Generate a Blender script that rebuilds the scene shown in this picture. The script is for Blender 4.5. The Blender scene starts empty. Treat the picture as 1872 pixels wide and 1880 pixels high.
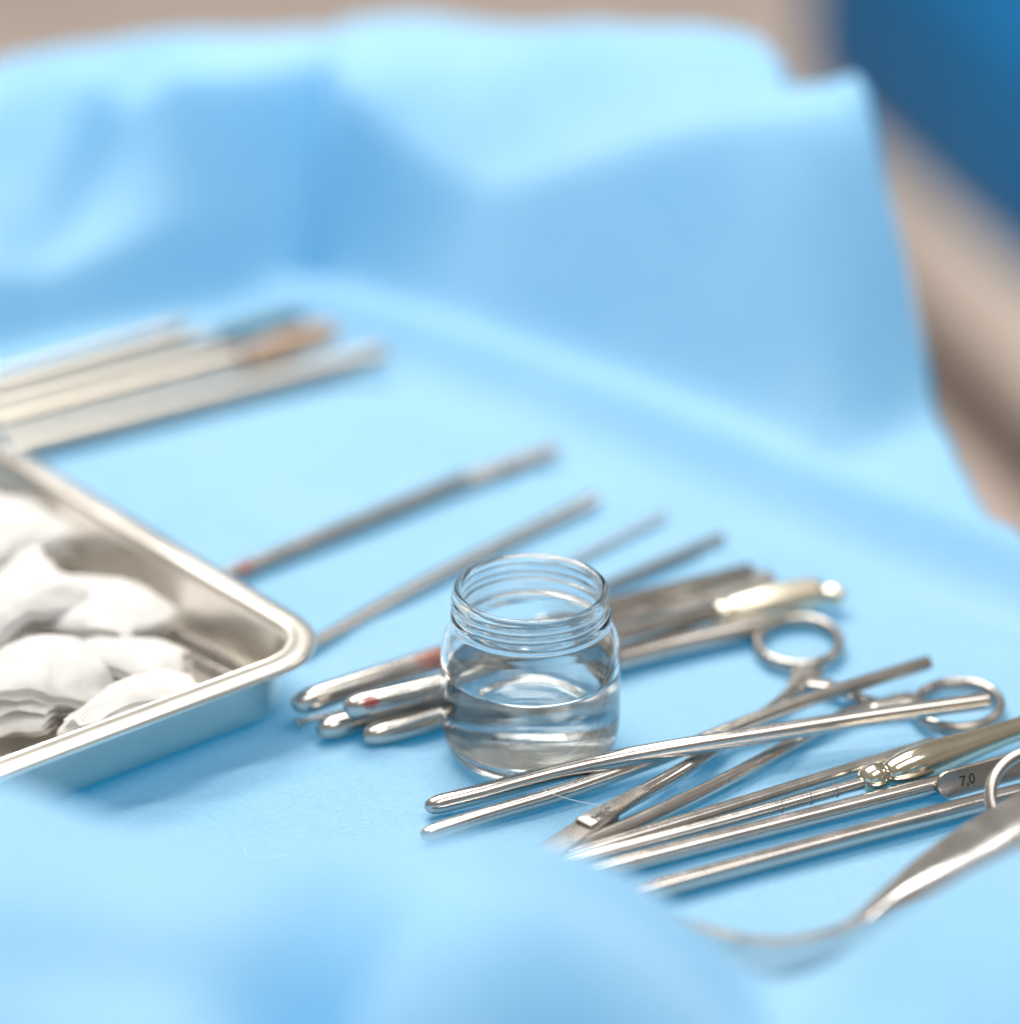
import bpy, math, random
import numpy as np
from mathutils import Vector, Matrix, noise

scene = bpy.context.scene
col = scene.collection
rng = random.Random(7)

# ---------------------------------------------------------------- camera
LENS, SENS = 76.0, 24.0
PITCH = math.radians(25.5)
PW, PH = 1872.0, 1880.0                      # size of the photograph
FPX = LENS / SENS * PH
FWD = np.array([0, math.cos(PITCH), -math.sin(PITCH)])
UPV = np.array([0, math.sin(PITCH), math.cos(PITCH)])
RGT = np.array([1.0, 0, 0])

def ray(px, py):
    return FWD + RGT * (px - PW / 2) / FPX + UPV * (PH / 2 - py) / FPX

_d = ray(974, 1228)
CAM = np.array([0, 0, 0.0275]) - _d / np.linalg.norm(_d) * 1.0   # one metre from the middle of the jar

def T(px, py, z=0.0):
    """point at height z above the table seen at pixel (px, py) of the photograph"""
    r = ray(px, py)
    return CAM + r * ((z - CAM[2]) / r[2])

cam_data = bpy.data.cameras.new('camera')
cam = bpy.data.objects.new('camera', cam_data)
col.objects.link(cam)
cam.location = CAM
cam.rotation_euler = (math.pi / 2 - PITCH, 0, 0)
cam_data.sensor_fit = 'VERTICAL'
cam_data.sensor_height = SENS
cam_data.sensor_width = SENS * PW / PH
cam_data.lens = LENS
cam_data.clip_start = 0.05
cam_data.clip_end = 60
cam_data.dof.use_dof = True
cam_data.dof.focus_distance = 0.975
cam_data.dof.aperture_fstop = 1.85
scene.camera = cam

# ---------------------------------------------------------------- world and lamps
world = bpy.data.worlds.new('World')
scene.world = world
world.use_nodes = True
wn, wl = world.node_tree.nodes, world.node_tree.links
wn.clear()
w_out = wn.new('ShaderNodeOutputWorld')
w_bg = wn.new('ShaderNodeBackground')
w_tc = wn.new('ShaderNodeTexCoord')
w_sep = wn.new('ShaderNodeSeparateXYZ')
w_ramp = wn.new('ShaderNodeValToRGB')
wl.new(w_tc.outputs['Generated'], w_sep.inputs[0])
wl.new(w_sep.outputs['Z'], w_ramp.inputs[0])
wl.new(w_ramp.outputs[0], w_bg.inputs['Color'])
wl.new(w_bg.outputs[0], w_out.inputs[0])
cr = w_ramp.color_ramp
cr.elements[0].position = 0.0
cr.elements[0].color = (0.44, 0.39, 0.35, 1)
cr.elements[1].position = 1.0
cr.elements[1].color = (1.0, 0.97, 0.92, 1)
for p, c in ((0.18, (0.50, 0.445, 0.385, 1)), (0.36, (0.74, 0.68, 0.58, 1)), (0.6, (0.62, 0.58, 0.52, 1))):
    e = cr.elements.new(p)
    e.color = c
w_bg.inputs['Strength'].default_value = 0.42

def area_lamp(name, loc, target, size, power, color):
    d = bpy.data.lights.new(name, 'AREA')
    d.shape = 'RECTANGLE'
    d.size, d.size_y = size
    d.energy = power
    d.color = color
    o = bpy.data.objects.new(name, d)
    col.objects.link(o)
    o.location = loc
    o.rotation_euler = (Vector(target) - Vector(loc)).to_track_quat('-Z', 'Y').to_euler()
    return o

area_lamp('ceiling_and_fill_lamp', (-0.45, 1.20, 1.80), (0, 0.05, 0), (1.5, 0.55), 42, (1.0, 0.96, 0.90))
area_lamp('ceiling_and_fill_lamp', (-0.20, 0.42, 1.90), (0, 0.05, 0), (1.4, 0.40), 25, (1.0, 0.96, 0.90))
area_lamp('ceiling_and_fill_lamp', (0.70, -0.60, 1.95), (0, 0.0, 0), (1.5, 0.6), 14, (1.0, 0.97, 0.93))  # added fill lamp, brightens surfaces that face the camera
area_lamp('ceiling_and_fill_lamp', (2.0, 0.85, 1.45), (0, 0.0, 0), (0.42, 0.30), 4.5, (1.0, 0.97, 0.93))  # added softbox at the right, gives the retractor its highlight

scene.view_settings.view_transform = 'Standard'
scene.view_settings.look = 'None'
scene.view_settings.exposure = 0.24
scene.view_settings.gamma = 1.0
scene.cycles.use_denoising = True
scene.cycles.max_bounces = 16
scene.cycles.diffuse_bounces = 6
scene.cycles.glossy_bounces = 8
scene.cycles.transmission_bounces = 14
scene.cycles.caustics_refractive = True
scene.cycles.caustics_reflective = True
scene.cycles.sample_clamp_indirect = 6.0
scene.cycles.blur_glossy = 0.5

# ---------------------------------------------------------------- materials
def new_mat(name):
    m = bpy.data.materials.new(name)
    m.use_nodes = True
    nt = m.node_tree
    return m, nt, nt.nodes['Principled BSDF'], nt.nodes['Material Output']

def N(nt, kind, **kw):
    n = nt.nodes.new(kind)
    for k, v in kw.items():
        if k in n.inputs:
            n.inputs[k].default_value = v
        else:
            setattr(n, k, v)
    return n

def ramp(nt, src, stops):
    r = nt.nodes.new('ShaderNodeValToRGB')
    el = r.color_ramp.elements
    el[0].position, el[0].color = stops[0]
    el[1].position, el[1].color = stops[-1]
    for p, c in stops[1:-1]:
        e = el.new(p)
        e.color = c
    nt.links.new(src, r.inputs[0])
    return r

def g(v):
    return (v, v, v, 1)

def steel(name, color=(0.535, 0.51, 0.485), rough=0.17, stains=(), scratch=1.0, nscale=90.0, stain_col=(0.27, 0.018, 0.012)):
    """worn polished steel; stains = [(centre, radius, strength)] of dried blood at places on the piece"""
    m, nt, b, out = new_mat(name)
    tc = N(nt, 'ShaderNodeTexCoord')
    big = N(nt, 'ShaderNodeTexNoise', Scale=nscale, Detail=5.0, Roughness=0.62)
    fine = N(nt, 'ShaderNodeTexNoise', Scale=900.0, Detail=3.0)
    nt.links.new(tc.outputs['Object'], big.inputs['Vector'])
    nt.links.new(tc.outputs['Object'], fine.inputs['Vector'])
    rr = ramp(nt, big.outputs['Fac'], [(0.3, g(max(0.05, rough - 0.03))), (0.7, g(rough + 0.06))])
    cc = ramp(nt, big.outputs['Fac'], [(0.3, (*[c * 0.93 for c in color], 1)), (0.62, (*color, 1))])
    bump = N(nt, 'ShaderNodeBump', Strength=0.05 * scratch, Distance=0.0004)
    nt.links.new(fine.outputs['Fac'], bump.inputs['Height'])
    b.inputs['Metallic'].default_value = 1.0
    nt.links.new(cc.outputs[0], b.inputs['Base Color'])
    nt.links.new(rr.outputs[0], b.inputs['Roughness'])
    nt.links.new(bump.outputs[0], b.inputs['Normal'])
    if stains:
        red = N(nt, 'ShaderNodeBsdfPrincipled')
        red.inputs['Base Color'].default_value = (*stain_col, 1)
        red.inputs['Roughness'].default_value = 0.35
        sn = N(nt, 'ShaderNodeTexNoise', Scale=520.0, Detail=6.0, Roughness=0.72, Distortion=1.5)
        nt.links.new(tc.outputs['Object'], sn.inputs['Vector'])
        total = None
        for cen, rad, strength in stains:
            dist = N(nt, 'ShaderNodeVectorMath', operation='DISTANCE')
            nt.links.new(tc.outputs['Object'], dist.inputs[0])
            dist.inputs[1].default_value = tuple(cen)
            mr = N(nt, 'ShaderNodeMapRange')
            mr.inputs['From Min'].default_value = 0.0
            mr.inputs['From Max'].default_value = rad
            mr.inputs['To Min'].default_value = strength
            mr.inputs['To Max'].default_value = 0.0
            nt.links.new(dist.outputs['Value'], mr.inputs['Value'])
            if total is None:
                total = mr.outputs[0]
            else:
                mx = N(nt, 'ShaderNodeMath', operation='MAXIMUM')
                nt.links.new(total, mx.inputs[0])
                nt.links.new(mr.outputs[0], mx.inputs[1])
                total = mx.outputs[0]
        add = N(nt, 'ShaderNodeMath', operation='ADD')
        nt.links.new(total, add.inputs[0])
        nt.links.new(sn.outputs['Fac'], add.inputs[1])
        mask = ramp(nt, add.outputs[0], [(0.82, g(0)), (1.06, g(0.9))])
        mix = N(nt, 'ShaderNodeMixShader')
        nt.links.new(mask.outputs[0], mix.inputs[0])
        nt.links.new(b.outputs[0], mix.inputs[1])
        nt.links.new(red.outputs[0], mix.inputs[2])
        nt.links.new(mix.outputs[0], out.inputs['Surface'])
    return m

M_STEEL = steel('steel')
M_STEEL_DULL = steel('dull steel', (0.44, 0.41, 0.38), 0.27)
M_NICKEL = steel('yellowed nickel', (0.74, 0.67, 0.54), 0.10)
M_TRAY = steel('tray steel', (0.84, 0.805, 0.755), 0.28, scratch=0.2, nscale=22.0)
M_SPEC = steel('retractor steel', (0.72, 0.705, 0.69), 0.17)

def plain(name, color, rough=0.5, spec=0.5):
    m, nt, b, out = new_mat(name)
    tc = N(nt, 'ShaderNodeTexCoord')
    no = N(nt, 'ShaderNodeTexNoise', Scale=6.0, Detail=6.0)
    nt.links.new(tc.outputs['Object'], no.inputs['Vector'])
    r = ramp(nt, no.outputs['Fac'], [(0.3, (*[c * 0.88 for c in color], 1)), (0.7, (*[min(1, c * 1.08) for c in color], 1))])
    nt.links.new(r.outputs[0], b.inputs['Base Color'])
    b.inputs['Roughness'].default_value = rough
    b.inputs['Specular IOR Level'].default_value = spec
    return m

M_INK = plain('engraving ink', (0.02, 0.02, 0.022), 0.6, 0.2)
M_GREYINK = plain('worn engraving', (0.09, 0.08, 0.075), 0.6, 0.2)
M_TICK = plain('worn tick', (0.22, 0.20, 0.18), 0.5, 0.3)
M_FLOOR = plain('floor', (0.86, 0.73, 0.67), 0.5, 0.3)
M_BLUE = plain('blue vinyl', (0.004, 0.13, 0.34), 0.6, 0.15)
M_FRAME = plain('couch frame', (0.62, 0.56, 0.52), 0.5, 0.3)
M_SHADE_PLINTH = plain('dark plinth', (0.05, 0.035, 0.028), 0.6, 0.3)  # near-black colour stands for the shadow under the couch
M_HANDLE = plain('tan handle', (0.40, 0.25, 0.15), 0.5, 0.3)
M_THREAD = plain('thread', (0.82, 0.84, 0.86), 0.4, 0.5)

def drape_material():
    m, nt, b, out = new_mat('blue nonwoven drape')
    tc = N(nt, 'ShaderNodeTexCoord')
    fib = N(nt, 'ShaderNodeTexNoise', Scale=1500.0, Detail=3.0, Roughness=0.6)
    crk = N(nt, 'ShaderNodeTexNoise', Scale=480.0, Detail=3.0, Roughness=0.55, Distortion=0.8)
    cl = N(nt, 'ShaderNodeTexNoise', Scale=14.0, Detail=4.0)
    for n in (fib, crk, cl):
        nt.links.new(tc.outputs['Object'], n.inputs['Vector'])
    mot = N(nt, 'ShaderNodeMath', operation='ADD')
    nt.links.new(cl.outputs['Fac'], mot.inputs[0])
    nt.links.new(crk.outputs['Fac'], mot.inputs[1])
    half = N(nt, 'ShaderNodeMath', operation='MULTIPLY')
    nt.links.new(mot.outputs[0], half.inputs[0])
    half.inputs[1].default_value = 0.5
    c = ramp(nt, half.outputs[0], [(0.36, (0.43, 0.70, 0.925, 1)), (0.64, (0.52, 0.775, 0.97, 1))])
    b.inputs['Roughness'].default_value = 0.75
    b.inputs['Specular IOR Level'].default_value = 0.25
    b.inputs['Sheen Weight'].default_value = 0.15
    nt.links.new(c.outputs[0], b.inputs['Base Color'])
    add = N(nt, 'ShaderNodeMath', operation='MULTIPLY_ADD')
    nt.links.new(fib.outputs['Fac'], add.inputs[0])
    add.inputs[1].default_value = 0.45
    nt.links.new(crk.outputs['Fac'], add.inputs[2])
    bump = N(nt, 'ShaderNodeBump', Strength=0.7, Distance=0.0013)
    nt.links.new(add.outputs[0], bump.inputs['Height'])
    nt.links.new(bump.outputs[0], b.inputs['Normal'])
    tr = N(nt, 'ShaderNodeBsdfTranslucent')
    tr.inputs['Color'].default_value = (0.01, 0.68, 1.0, 1)
    nt.links.new(bump.outputs[0], tr.inputs['Normal'])
    mix = N(nt, 'ShaderNodeMixShader')
    mix.inputs[0].default_value = 0.50
    nt.links.new(b.outputs[0], mix.inputs[1])
    nt.links.new(tr.outputs[0], mix.inputs[2])
    nt.links.new(mix.outputs[0], out.inputs['Surface'])
    return m

def gauze_material():
    m, nt, b, out = new_mat('white cotton gauze')
    tc = N(nt, 'ShaderNodeTexCoord')
    uv = N(nt, 'ShaderNodeUVMap')
    w1 = N(nt, 'ShaderNodeTexWave', Scale=3.6, Distortion=0.7, Detail=2.0)
    w1.inputs['Detail Scale'].default_value = 1.2
    no = N(nt, 'ShaderNodeTexNoise', Scale=500.0, Detail=4.0)
    nt.links.new(uv.outputs[0], w1.inputs['Vector'])
    nt.links.new(tc.outputs['Object'], no.inputs['Vector'])
    add = N(nt, 'ShaderNodeMath', operation='MULTIPLY_ADD')
    nt.links.new(no.outputs['Fac'], add.inputs[0])
    add.inputs[1].default_value = 0.6
    nt.links.new(w1.outputs['Fac'], add.inputs[2])
    bump = N(nt, 'ShaderNodeBump', Strength=0.5, Distance=0.0006)
    nt.links.new(add.outputs[0], bump.inputs['Height'])
    nt.links.new(bump.outputs[0], b.inputs['Normal'])
    b.inputs['Base Color'].default_value = (0.79, 0.787, 0.778, 1)
    b.inputs['Roughness'].default_value = 0.9
    b.inputs['Specular IOR Level'].default_value = 0.1
    tr = N(nt, 'ShaderNodeBsdfTranslucent')
    tr.inputs['Color'].default_value = (0.83, 0.825, 0.815, 1)
    mix = N(nt, 'ShaderNodeMixShader')
    mix.inputs[0].default_value = 0.36
    nt.links.new(b.outputs[0], mix.inputs[1])
    nt.links.new(tr.outputs[0], mix.inputs[2])
    nt.links.new(mix.outputs[0], out.inputs['Surface'])
    return m

def clear_material(name, ior, color, rough=0.0, bumpy=0.0):
    m, nt, b, out = new_mat(name)
    b.inputs['Base Color'].default_value = (*color, 1)
    b.inputs['Transmission Weight'].default_value = 1.0
    b.inputs['IOR'].default_value = ior
    b.inputs['Roughness'].default_value = rough
    if bumpy:
        tc = N(nt, 'ShaderNodeTexCoord')
        no = N(nt, 'ShaderNodeTexNoise', Scale=55.0, Detail=2.0)
        nt.links.new(tc.outputs['Object'], no.inputs['Vector'])
        bp = N(nt, 'ShaderNodeBump', Strength=bumpy, Distance=0.002)
        nt.links.new(no.outputs['Fac'], bp.inputs['Height'])
        nt.links.new(bp.outputs[0], b.inputs['Normal'])
    return m

M_DRAPE = drape_material()
M_GAUZE = gauze_material()
M_GLASS = clear_material('clear jar glass', 1.5, (0.975, 0.998, 1.0), 0.0, 0.05)
M_WATER = clear_material('clear liquid', 1.333, (1.0, 1.0, 1.0))

# ---------------------------------------------------------------- object helpers
def link_mesh(name, verts, faces, mat, parent=None, smooth=True, uvs=None, sharp=None):
    me = bpy.data.meshes.new(name)
    off = np.array(parent_loc(parent)) if parent else np.zeros(3)
    V = np.asarray(verts, float) - off
    me.from_pydata([tuple(v) for v in V], [], [tuple(f) for f in faces])
    if uvs is not None:
        lay = me.uv_layers.new(name='UVMap')
        for lp in me.loops:
            lay.data[lp.index].uv = uvs[lp.vertex_index]
    me.materials.append(mat)
    if smooth:
        me.polygons.foreach_set('use_smooth', [True] * len(me.polygons))
        if sharp:
            me.set_sharp_from_angle(angle=math.radians(sharp))
    me.update()
    o = bpy.data.objects.new(name, me)
    col.objects.link(o)
    if parent:
        o.parent = parent
    return o

def parent_loc(o):
    p = Vector((0, 0, 0))
    while o is not None:
        p = p + o.location
        o = o.parent
    return p

def thing(name, loc, label, cat, group=None):
    o = bpy.data.objects.new(name, None)
    o.empty_display_size = 0.01
    o.location = tuple(loc)
    o['label'] = label
    o['category'] = cat
    if group:
        o['group'] = group
    col.objects.link(o)
    return o

def recenter(o, base):
    """put the origin of a one-mesh thing at its base"""
    b = Vector(tuple(base))
    o.data.transform(Matrix.Translation(-b))
    o.location = b
    return o

def tag(o, label, cat, group=None):
    o['label'] = label
    o['category'] = cat
    if group:
        o['group'] = group
    return o

def unit(v):
    return v / np.linalg.norm(v)

def spline(pts, n=40):
    """Catmull-Rom through the points"""
    p = [np.asarray(q, float) for q in pts]
    if len(p) == 2:
        return [p[0] + (p[1] - p[0]) * t for t in np.linspace(0, 1, n)]
    p = [2 * p[0] - p[1]] + p + [2 * p[-1] - p[-2]]
    out = []
    m = len(p) - 3
    per = max(3, n // m)
    for i in range(m):
        a, b, c, d = p[i:i + 4]
        for t in np.linspace(0, 1, per, endpoint=False):
            out.append(0.5 * (2 * b + (c - a) * t + (2 * a - 5 * b + 4 * c - d) * t * t + (3 * b - a - 3 * c + d) * t ** 3))
    out.append(p[-2])
    return out

class Path:
    def __init__(self, pts, n=60):
        self.p = np.array(spline(pts, n))
        seg = np.linalg.norm(np.diff(self.p, axis=0), axis=1)
        self.s = np.concatenate([[0], np.cumsum(seg)])
        self.L = self.s[-1]
    def at(self, s):
        return np.array([np.interp(s, self.s, self.p[:, k]) for k in range(3)])
    def tan(self, s):
        e = self.L * 0.004 + 1e-6
        return unit(self.at(min(self.L, s + e)) - self.at(max(0, s - e)))

def sweep(path, stations, seg=24, up=(0, 0, 1), power=2.0):
    """stations = [(s, half width, half height)]; the section is a superellipse"""
    V, Fc = [], []
    up = np.array(up, float)
    for s, a, b in stations:
        c, t = path.at(min(max(s, 0), path.L)), path.tan(min(max(s, 0), path.L))
        side = unit(np.cross(t, up))
        nup = np.cross(side, t)
        for k in range(seg):
            th = 2 * math.pi * k / seg
            cx, sx = math.cos(th), math.sin(th)
            ux = math.copysign(abs(cx) ** (2 / power), cx) * a
            uy = math.copysign(abs(sx) ** (2 / power), sx) * b
            V.append(c + side * ux + nup * uy)
    n = len(stations)
    for i in range(n - 1):
        for k in range(seg):
            k2 = (k + 1) % seg
            Fc.append((i * seg + k, i * seg + k2, (i + 1) * seg + k2, (i + 1) * seg + k))
    Fc.append(tuple(range(seg))[::-1])
    Fc.append(tuple((n - 1) * seg + k for k in range(seg)))
    return V, Fc

def tip_stations(L, r0, r1, tip0, tip1, n=14, flat=1.0):
    """stations of a round rod; tips: ('bullet', len) or ('flat', bevel)"""
    st = []
    def rad(s):
        return r0 + (r1 - r0) * s / L
    k, l = tip0
    for t in np.linspace(0, 1, 10):
        f = (math.sqrt(max(0, 1 - (1 - t) ** 2)) ** 0.85) if k == 'bullet' else (0.86 + 0.14 * math.sqrt(max(0, 1 - (1 - t) ** 2)))
        f = max(f, 0.02)
        st.append((t * l, rad(0) * f, rad(0) * f * flat))
    for s in np.linspace(l, L - tip1[1], n)[1:-1]:
        st.append((s, rad(s), rad(s) * flat))
    k, l = tip1
    for t in np.linspace(1, 0, 10):
        f = (math.sqrt(max(0, 1 - (1 - t) ** 2)) ** 0.85) if k == 'bullet' else (0.86 + 0.14 * math.sqrt(max(0, 1 - (1 - t) ** 2)))
        f = max(f, 0.02)
        st.append((L - t * l, rad(L) * f, rad(L) * f * flat))
    return st

def round_rod(name, pts, r0, r1, tip0, tip1, mat, parent=None, seg=28, n=16):
    pa = Path(pts)
    V, Fc = sweep(pa, tip_stations(pa.L, r0, r1, tip0, tip1, n), seg)
    return link_mesh(name, V, Fc, mat, parent, sharp=50)

def flat_bar(name, pts, w0, w1, th, mat, parent=None, up=(0, 0, 1), round0=True, round1=True, seg=24, power=6.0):
    """flat bar along a path: half widths w0..w1, half thickness th, rounded ends"""
    pa = Path(pts)
    st = []
    ks = 10
    for t in np.linspace(0, 1, ks):
        f = math.sqrt(max(0, 1 - (1 - t) ** 2)) if round0 else 0.95 + 0.05 * t
        l = w0 if round0 else th * 0.4
        st.append((t * l, max(0.04 * w0, w0 * f), th * (0.75 + 0.25 * t)))
    for t in np.linspace(0, 1, 14)[1:-1]:
        st.append((w0 + (pa.L - w0 - w1) * t, w0 + (w1 - w0) * t, th))
    for t in np.linspace(1, 0, ks):
        f = math.sqrt(max(0, 1 - (1 - t) ** 2)) if round1 else 0.95 + 0.05 * t
        l = w1 if round1 else th * 0.4
        st.append((pa.L - t * l, max(0.04 * w1, w1 * f), th * (0.75 + 0.25 * t)))
    V, Fc = sweep(pa, st, seg, up, power)
    return link_mesh(name, V, Fc, mat, parent, sharp=40)

def closed_ring(name, cen, ax, ay, r_w, r_h, mat, parent=None, nseg=64, seg=16):
    """oval ring: centre, two in-plane half axes, section half width / half height"""
    cen, ax, ay = np.array(cen, float), np.array(ax, float), np.array(ay, float)
    nz = unit(np.cross(ax, ay))
    V, Fc = [], []
    for i in range(nseg):
        t = 2 * math.pi * i / nseg
        p = cen + ax * math.cos(t) + ay * math.sin(t)
        tg = unit(-ax * math.sin(t) + ay * math.cos(t))
        outw = np.cross(tg, nz)
        for k in range(seg):
            a = 2 * math.pi * k / seg
            V.append(p + outw * math.cos(a) * r_w + nz * math.sin(a) * r_h)
    for i in range(nseg):
        for k in range(seg):
            i2, k2 = (i + 1) % nseg, (k + 1) % seg
            Fc.append((i * seg + k, i * seg + k2, i2 * seg + k2, i2 * seg + k))
    return link_mesh(name, V, Fc, mat, parent)

def lathe_axis(name, p0, p1, prof, mat, parent=None, seg=40):
    """prof = [(fraction along p0->p1, radius)]"""
    pa = Path([p0, p1], 4)
    V, Fc = sweep(pa, [(f * pa.L, r, r) for f, r in prof], seg)
    return link_mesh(name, V, Fc, mat, parent, sharp=60)

def text_part(name, body, size, origin, xdir, normal, mat, parent, shear=0.0):
    cu = bpy.data.curves.new(name, 'FONT')
    cu.body = body
    cu.size = size
    cu.align_x, cu.align_y = 'CENTER', 'CENTER'
    cu.extrude = 0.00003
    tmp = bpy.data.objects.new(name + '_tmp', cu)
    col.objects.link(tmp)
    bpy.context.view_layer.update()
    me = bpy.data.meshes.new_from_object(tmp.evaluated_get(bpy.context.evaluated_depsgraph_get()))
    bpy.data.objects.remove(tmp)
    x = unit(np.array(xdir, float))
    nz = unit(np.array(normal, float) - x * np.dot(normal, x))
    y = np.cross(nz, x)
    off = np.array(parent_loc(parent))
    for v in me.vertices:
        q = np.array(origin) + x * v.co.x + y * v.co.y + nz * v.co.z - off
        v.co = q
    me.materials.clear()
    me.materials.append(mat)
    me.name = name
    o = bpy.data.objects.new(name, me)
    col.objects.link(o)
    o.parent = parent
    return o

# ---------------------------------------------------------------- the drape (one sheet)
def sstep(t):
    t = np.clip(t, 0, 1)
    return t * t * (3 - 2 * t)

def sramp(t, e):
    """straight ramp from 0 to 1 with softly rounded ends"""
    r = 0.5 * (np.sqrt(t ** 2 + e ** 2) - np.sqrt((t - 1) ** 2 + e ** 2) + 1)
    z = 0.5 * (e - math.sqrt(1 + e ** 2) + 1)
    return np.where(t < -3 * e, 0, np.clip(r, 0, 1)) * sstep((t + 3 * e) / (3 * e))

def build_drape():
    step = 0.0034
    xs = np.arange(-0.40, 0.40, step)
    ys = np.arange(-0.50, 0.62, step)
    X, Y = np.meshgrid(xs, ys)
    def interp(px, col_):
        """smooth curve over x through points given as (px, py, z): returns y and z at every grid x"""
        p = np.array([T(*q) for q in px])
        return np.interp(X, p[:, 0], p[:, col_])
    def line(pa, pb):
        a, b = T(*pa)[:2], T(*pb)[:2]
        t = unit(b - a)
        n = np.array([-t[1], t[0]])
        return (X - a[0]) * n[0] + (Y - a[1]) * n[1], (X - a[0]) * t[0] + (Y - a[1]) * t[1]
    def blob(px, rx, amp, ang=0.0, ry=None):
        p = T(*px)[:2]
        ry = ry or rx
        c, s_ = math.cos(math.radians(ang)), math.sin(math.radians(ang))
        u = (X - p[0]) * c + (Y - p[1]) * s_
        v = -(X - p[0]) * s_ + (Y - p[1]) * c
        return amp * np.exp(-(u / rx) ** 2 - (v / ry) ** 2)
    def crease(pa, pb, w, amp, taper=0.35):
        a, b = T(*pa)[:2], T(*pb)[:2]
        ab = b - a
        t = np.clip(((X - a[0]) * ab[0] + (Y - a[1]) * ab[1]) / (ab @ ab), 0, 1)
        d = np.hypot(X - a[0] - t * ab[0], Y - a[1] - t * ab[1])
        return amp * np.exp(-(d / w) ** 2) * (taper + (1 - taper) * np.sin(math.pi * t))
    # far right: hollow, low ledge, then the standing flap, steeper at the corner than at its free end
    d2, s2 = line((560, 512, 0), (1480, 845, 0))
    xc = T(566, 512, 0)[0]
    dx = (X - xc) * 1.0
    d2 = 0.5 * (d2 + dx - np.sqrt((d2 - dx) ** 2 + 0.006 ** 2))
    bow = 0.006 * np.sin(np.clip(s2 / 0.30, 0, 1) * math.pi)
    d2 = d2 - bow
    sx = np.linspace(-0.1, 0.45, 300)
    kk = np.exp(-(np.arange(-15, 16) * (0.55 / 300) / 0.007) ** 2)
    kk /= kk.sum()
    def along_curve(vals):
        c = np.interp(sx, [-0.01, 0.012, 0.035, 0.07, 0.11, 0.165, 0.222, 0.235, 0.253, 0.267, 0.28], vals)
        return np.interp(s2, sx, np.convolve(np.pad(c, 15, mode='edge'), kk, 'valid'))
    W = along_curve([.010, .013, .020, .028, .030, .045, .060, .060, .058, .056, .056])
    top = along_curve([.090, .082, .064, .048, .068, .092, .113, .100, .066, .030, .008])
    back = along_curve([.096, .097, .098, .100, .106, .114, .117, .102, .068, .032, .008])
    along = sstep((s2 + 0.02) / 0.05)
    z2 = top * sramp(d2 / W, 0.10) + np.maximum(back - top, 0) * sramp((d2 - W) / 0.075, 0.12)
    ledge = (0.0130 * np.exp(-((d2 + 0.018) / 0.012) ** 2) - 0.0055 * np.exp(-((d2 + 0.047) / 0.016) ** 2)) * along
    # far left: a short upright foot, then a slope of loose folds
    d1, s1 = line((0, 640, 0), (560, 512, 0))
    z1 = (0.028 * sramp(d1 / 0.010, 0.12) + 0.058 * sramp((d1 - 0.010) / (0.060 - 0.040 * sstep((s1 - 0.05) / 0.07)), 0.12) + 0.008 * sstep((d1 - 0.06) / 0.04)) * (0.88 + 0.12 * sstep(s1 / 0.13))
    k = 0.003
    Z = np.maximum(z1, z2) + 0.0
    dd = np.abs(z1 - z2)
    Z = Z + np.where(dd < k, (k - dd) ** 2 / (4 * k), 0) * (np.maximum(z1, z2) > 0.001)
    Z = Z + ledge
    # loose folds of the far drape
    Z += crease((310, 105, .085), (60, 380, .05), 0.011, -0.010) * (d1 > 0)
    Z += crease((370, 120, .085), (250, 330, .06), 0.012, 0.006) * (d1 > 0)
    Z += crease((20, 160, .08), (60, 330, .06), 0.010, -0.006) * (d1 > 0)
    Z += crease((180, 130, .085), (30, 330, .06), 0.010, 0.005) * (d1 > 0)
    Z += crease((578, 150, .085), (585, 400, .03), 0.006, -0.030)
    Z += blob((1475, 110, .112), 0.010, -0.012)
    Z += blob((1565, 140, .115), 0.008, 0.004)
    Z += crease((1480, 845, .004), (1700, 765, .004), 0.012, -0.004)
    # the near fold, out of focus: a crest, the far side dropping to the table, the near side falling slowly
    crest = [(-300, 1390, .12), (0, 1455, .12), (150, 1518, .118), (300, 1572, .116), (450, 1592, .115), (600, 1590, .115), (750, 1562, .111), (900, 1552, .106), (1000, 1562, .100), (1100, 1598, .090),
             (1200, 1655, .078), (1300, 1752, .063), (1380, 1835, .050), (1460, 1860, .042), (1550, 1805, .044), (1650, 1730, .054), (1760, 1652, .064), (1872, 1590, .070), (2100, 1480, .08)]
    p = np.array([T(*q) for q in crest])
    xg = xs
    ker = np.exp(-(np.arange(-6, 7) * step / 0.010) ** 2)
    ker /= ker.sum()
    def sm(v):
        return np.convolve(np.pad(v, 6, mode='edge'), ker, 'valid')
    yc = sm(np.interp(xg, p[:, 0], p[:, 1]))[None, :]
    zc = sm(np.interp(xg, p[:, 0], p[:, 2]))[None, :]
    t = (Y - yc)
    far = zc * (1 - sstep(t / (0.062 + 0.5 * zc)))
    nearside = zc + 0.010 * sstep(-t / 0.05) - 0.10 * sstep((-t - 0.05) / 0.17)
    Zn = np.where(t > 0, far, nearside)
    fp = T(615, 1915, .10)
    fu, fv = X - fp[0] - 0.15 * (Y - fp[1]), Y - fp[1]
    Zn -= 0.040 * np.exp(-(fu / np.where(fu < 0, 0.020, 0.0055)) ** 2 - (fv / 0.030) ** 2) * (t < 0.02)
    Zn += blob((240, 1860, .11), 0.035, -0.010, 0, 0.018) * (t < 0.02)
    Zn += blob((900, 1780, .115), 0.02, 0.006, 0, 0.03) * (t < 0.02)
    Zn += blob((1420, 1860, .05), 0.014, -0.008, 0, 0.03) * (t < 0.02)
    Z = np.maximum(Z, np.where(Y < 0.0, Zn, 0) + np.minimum(Z, 0))
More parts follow.
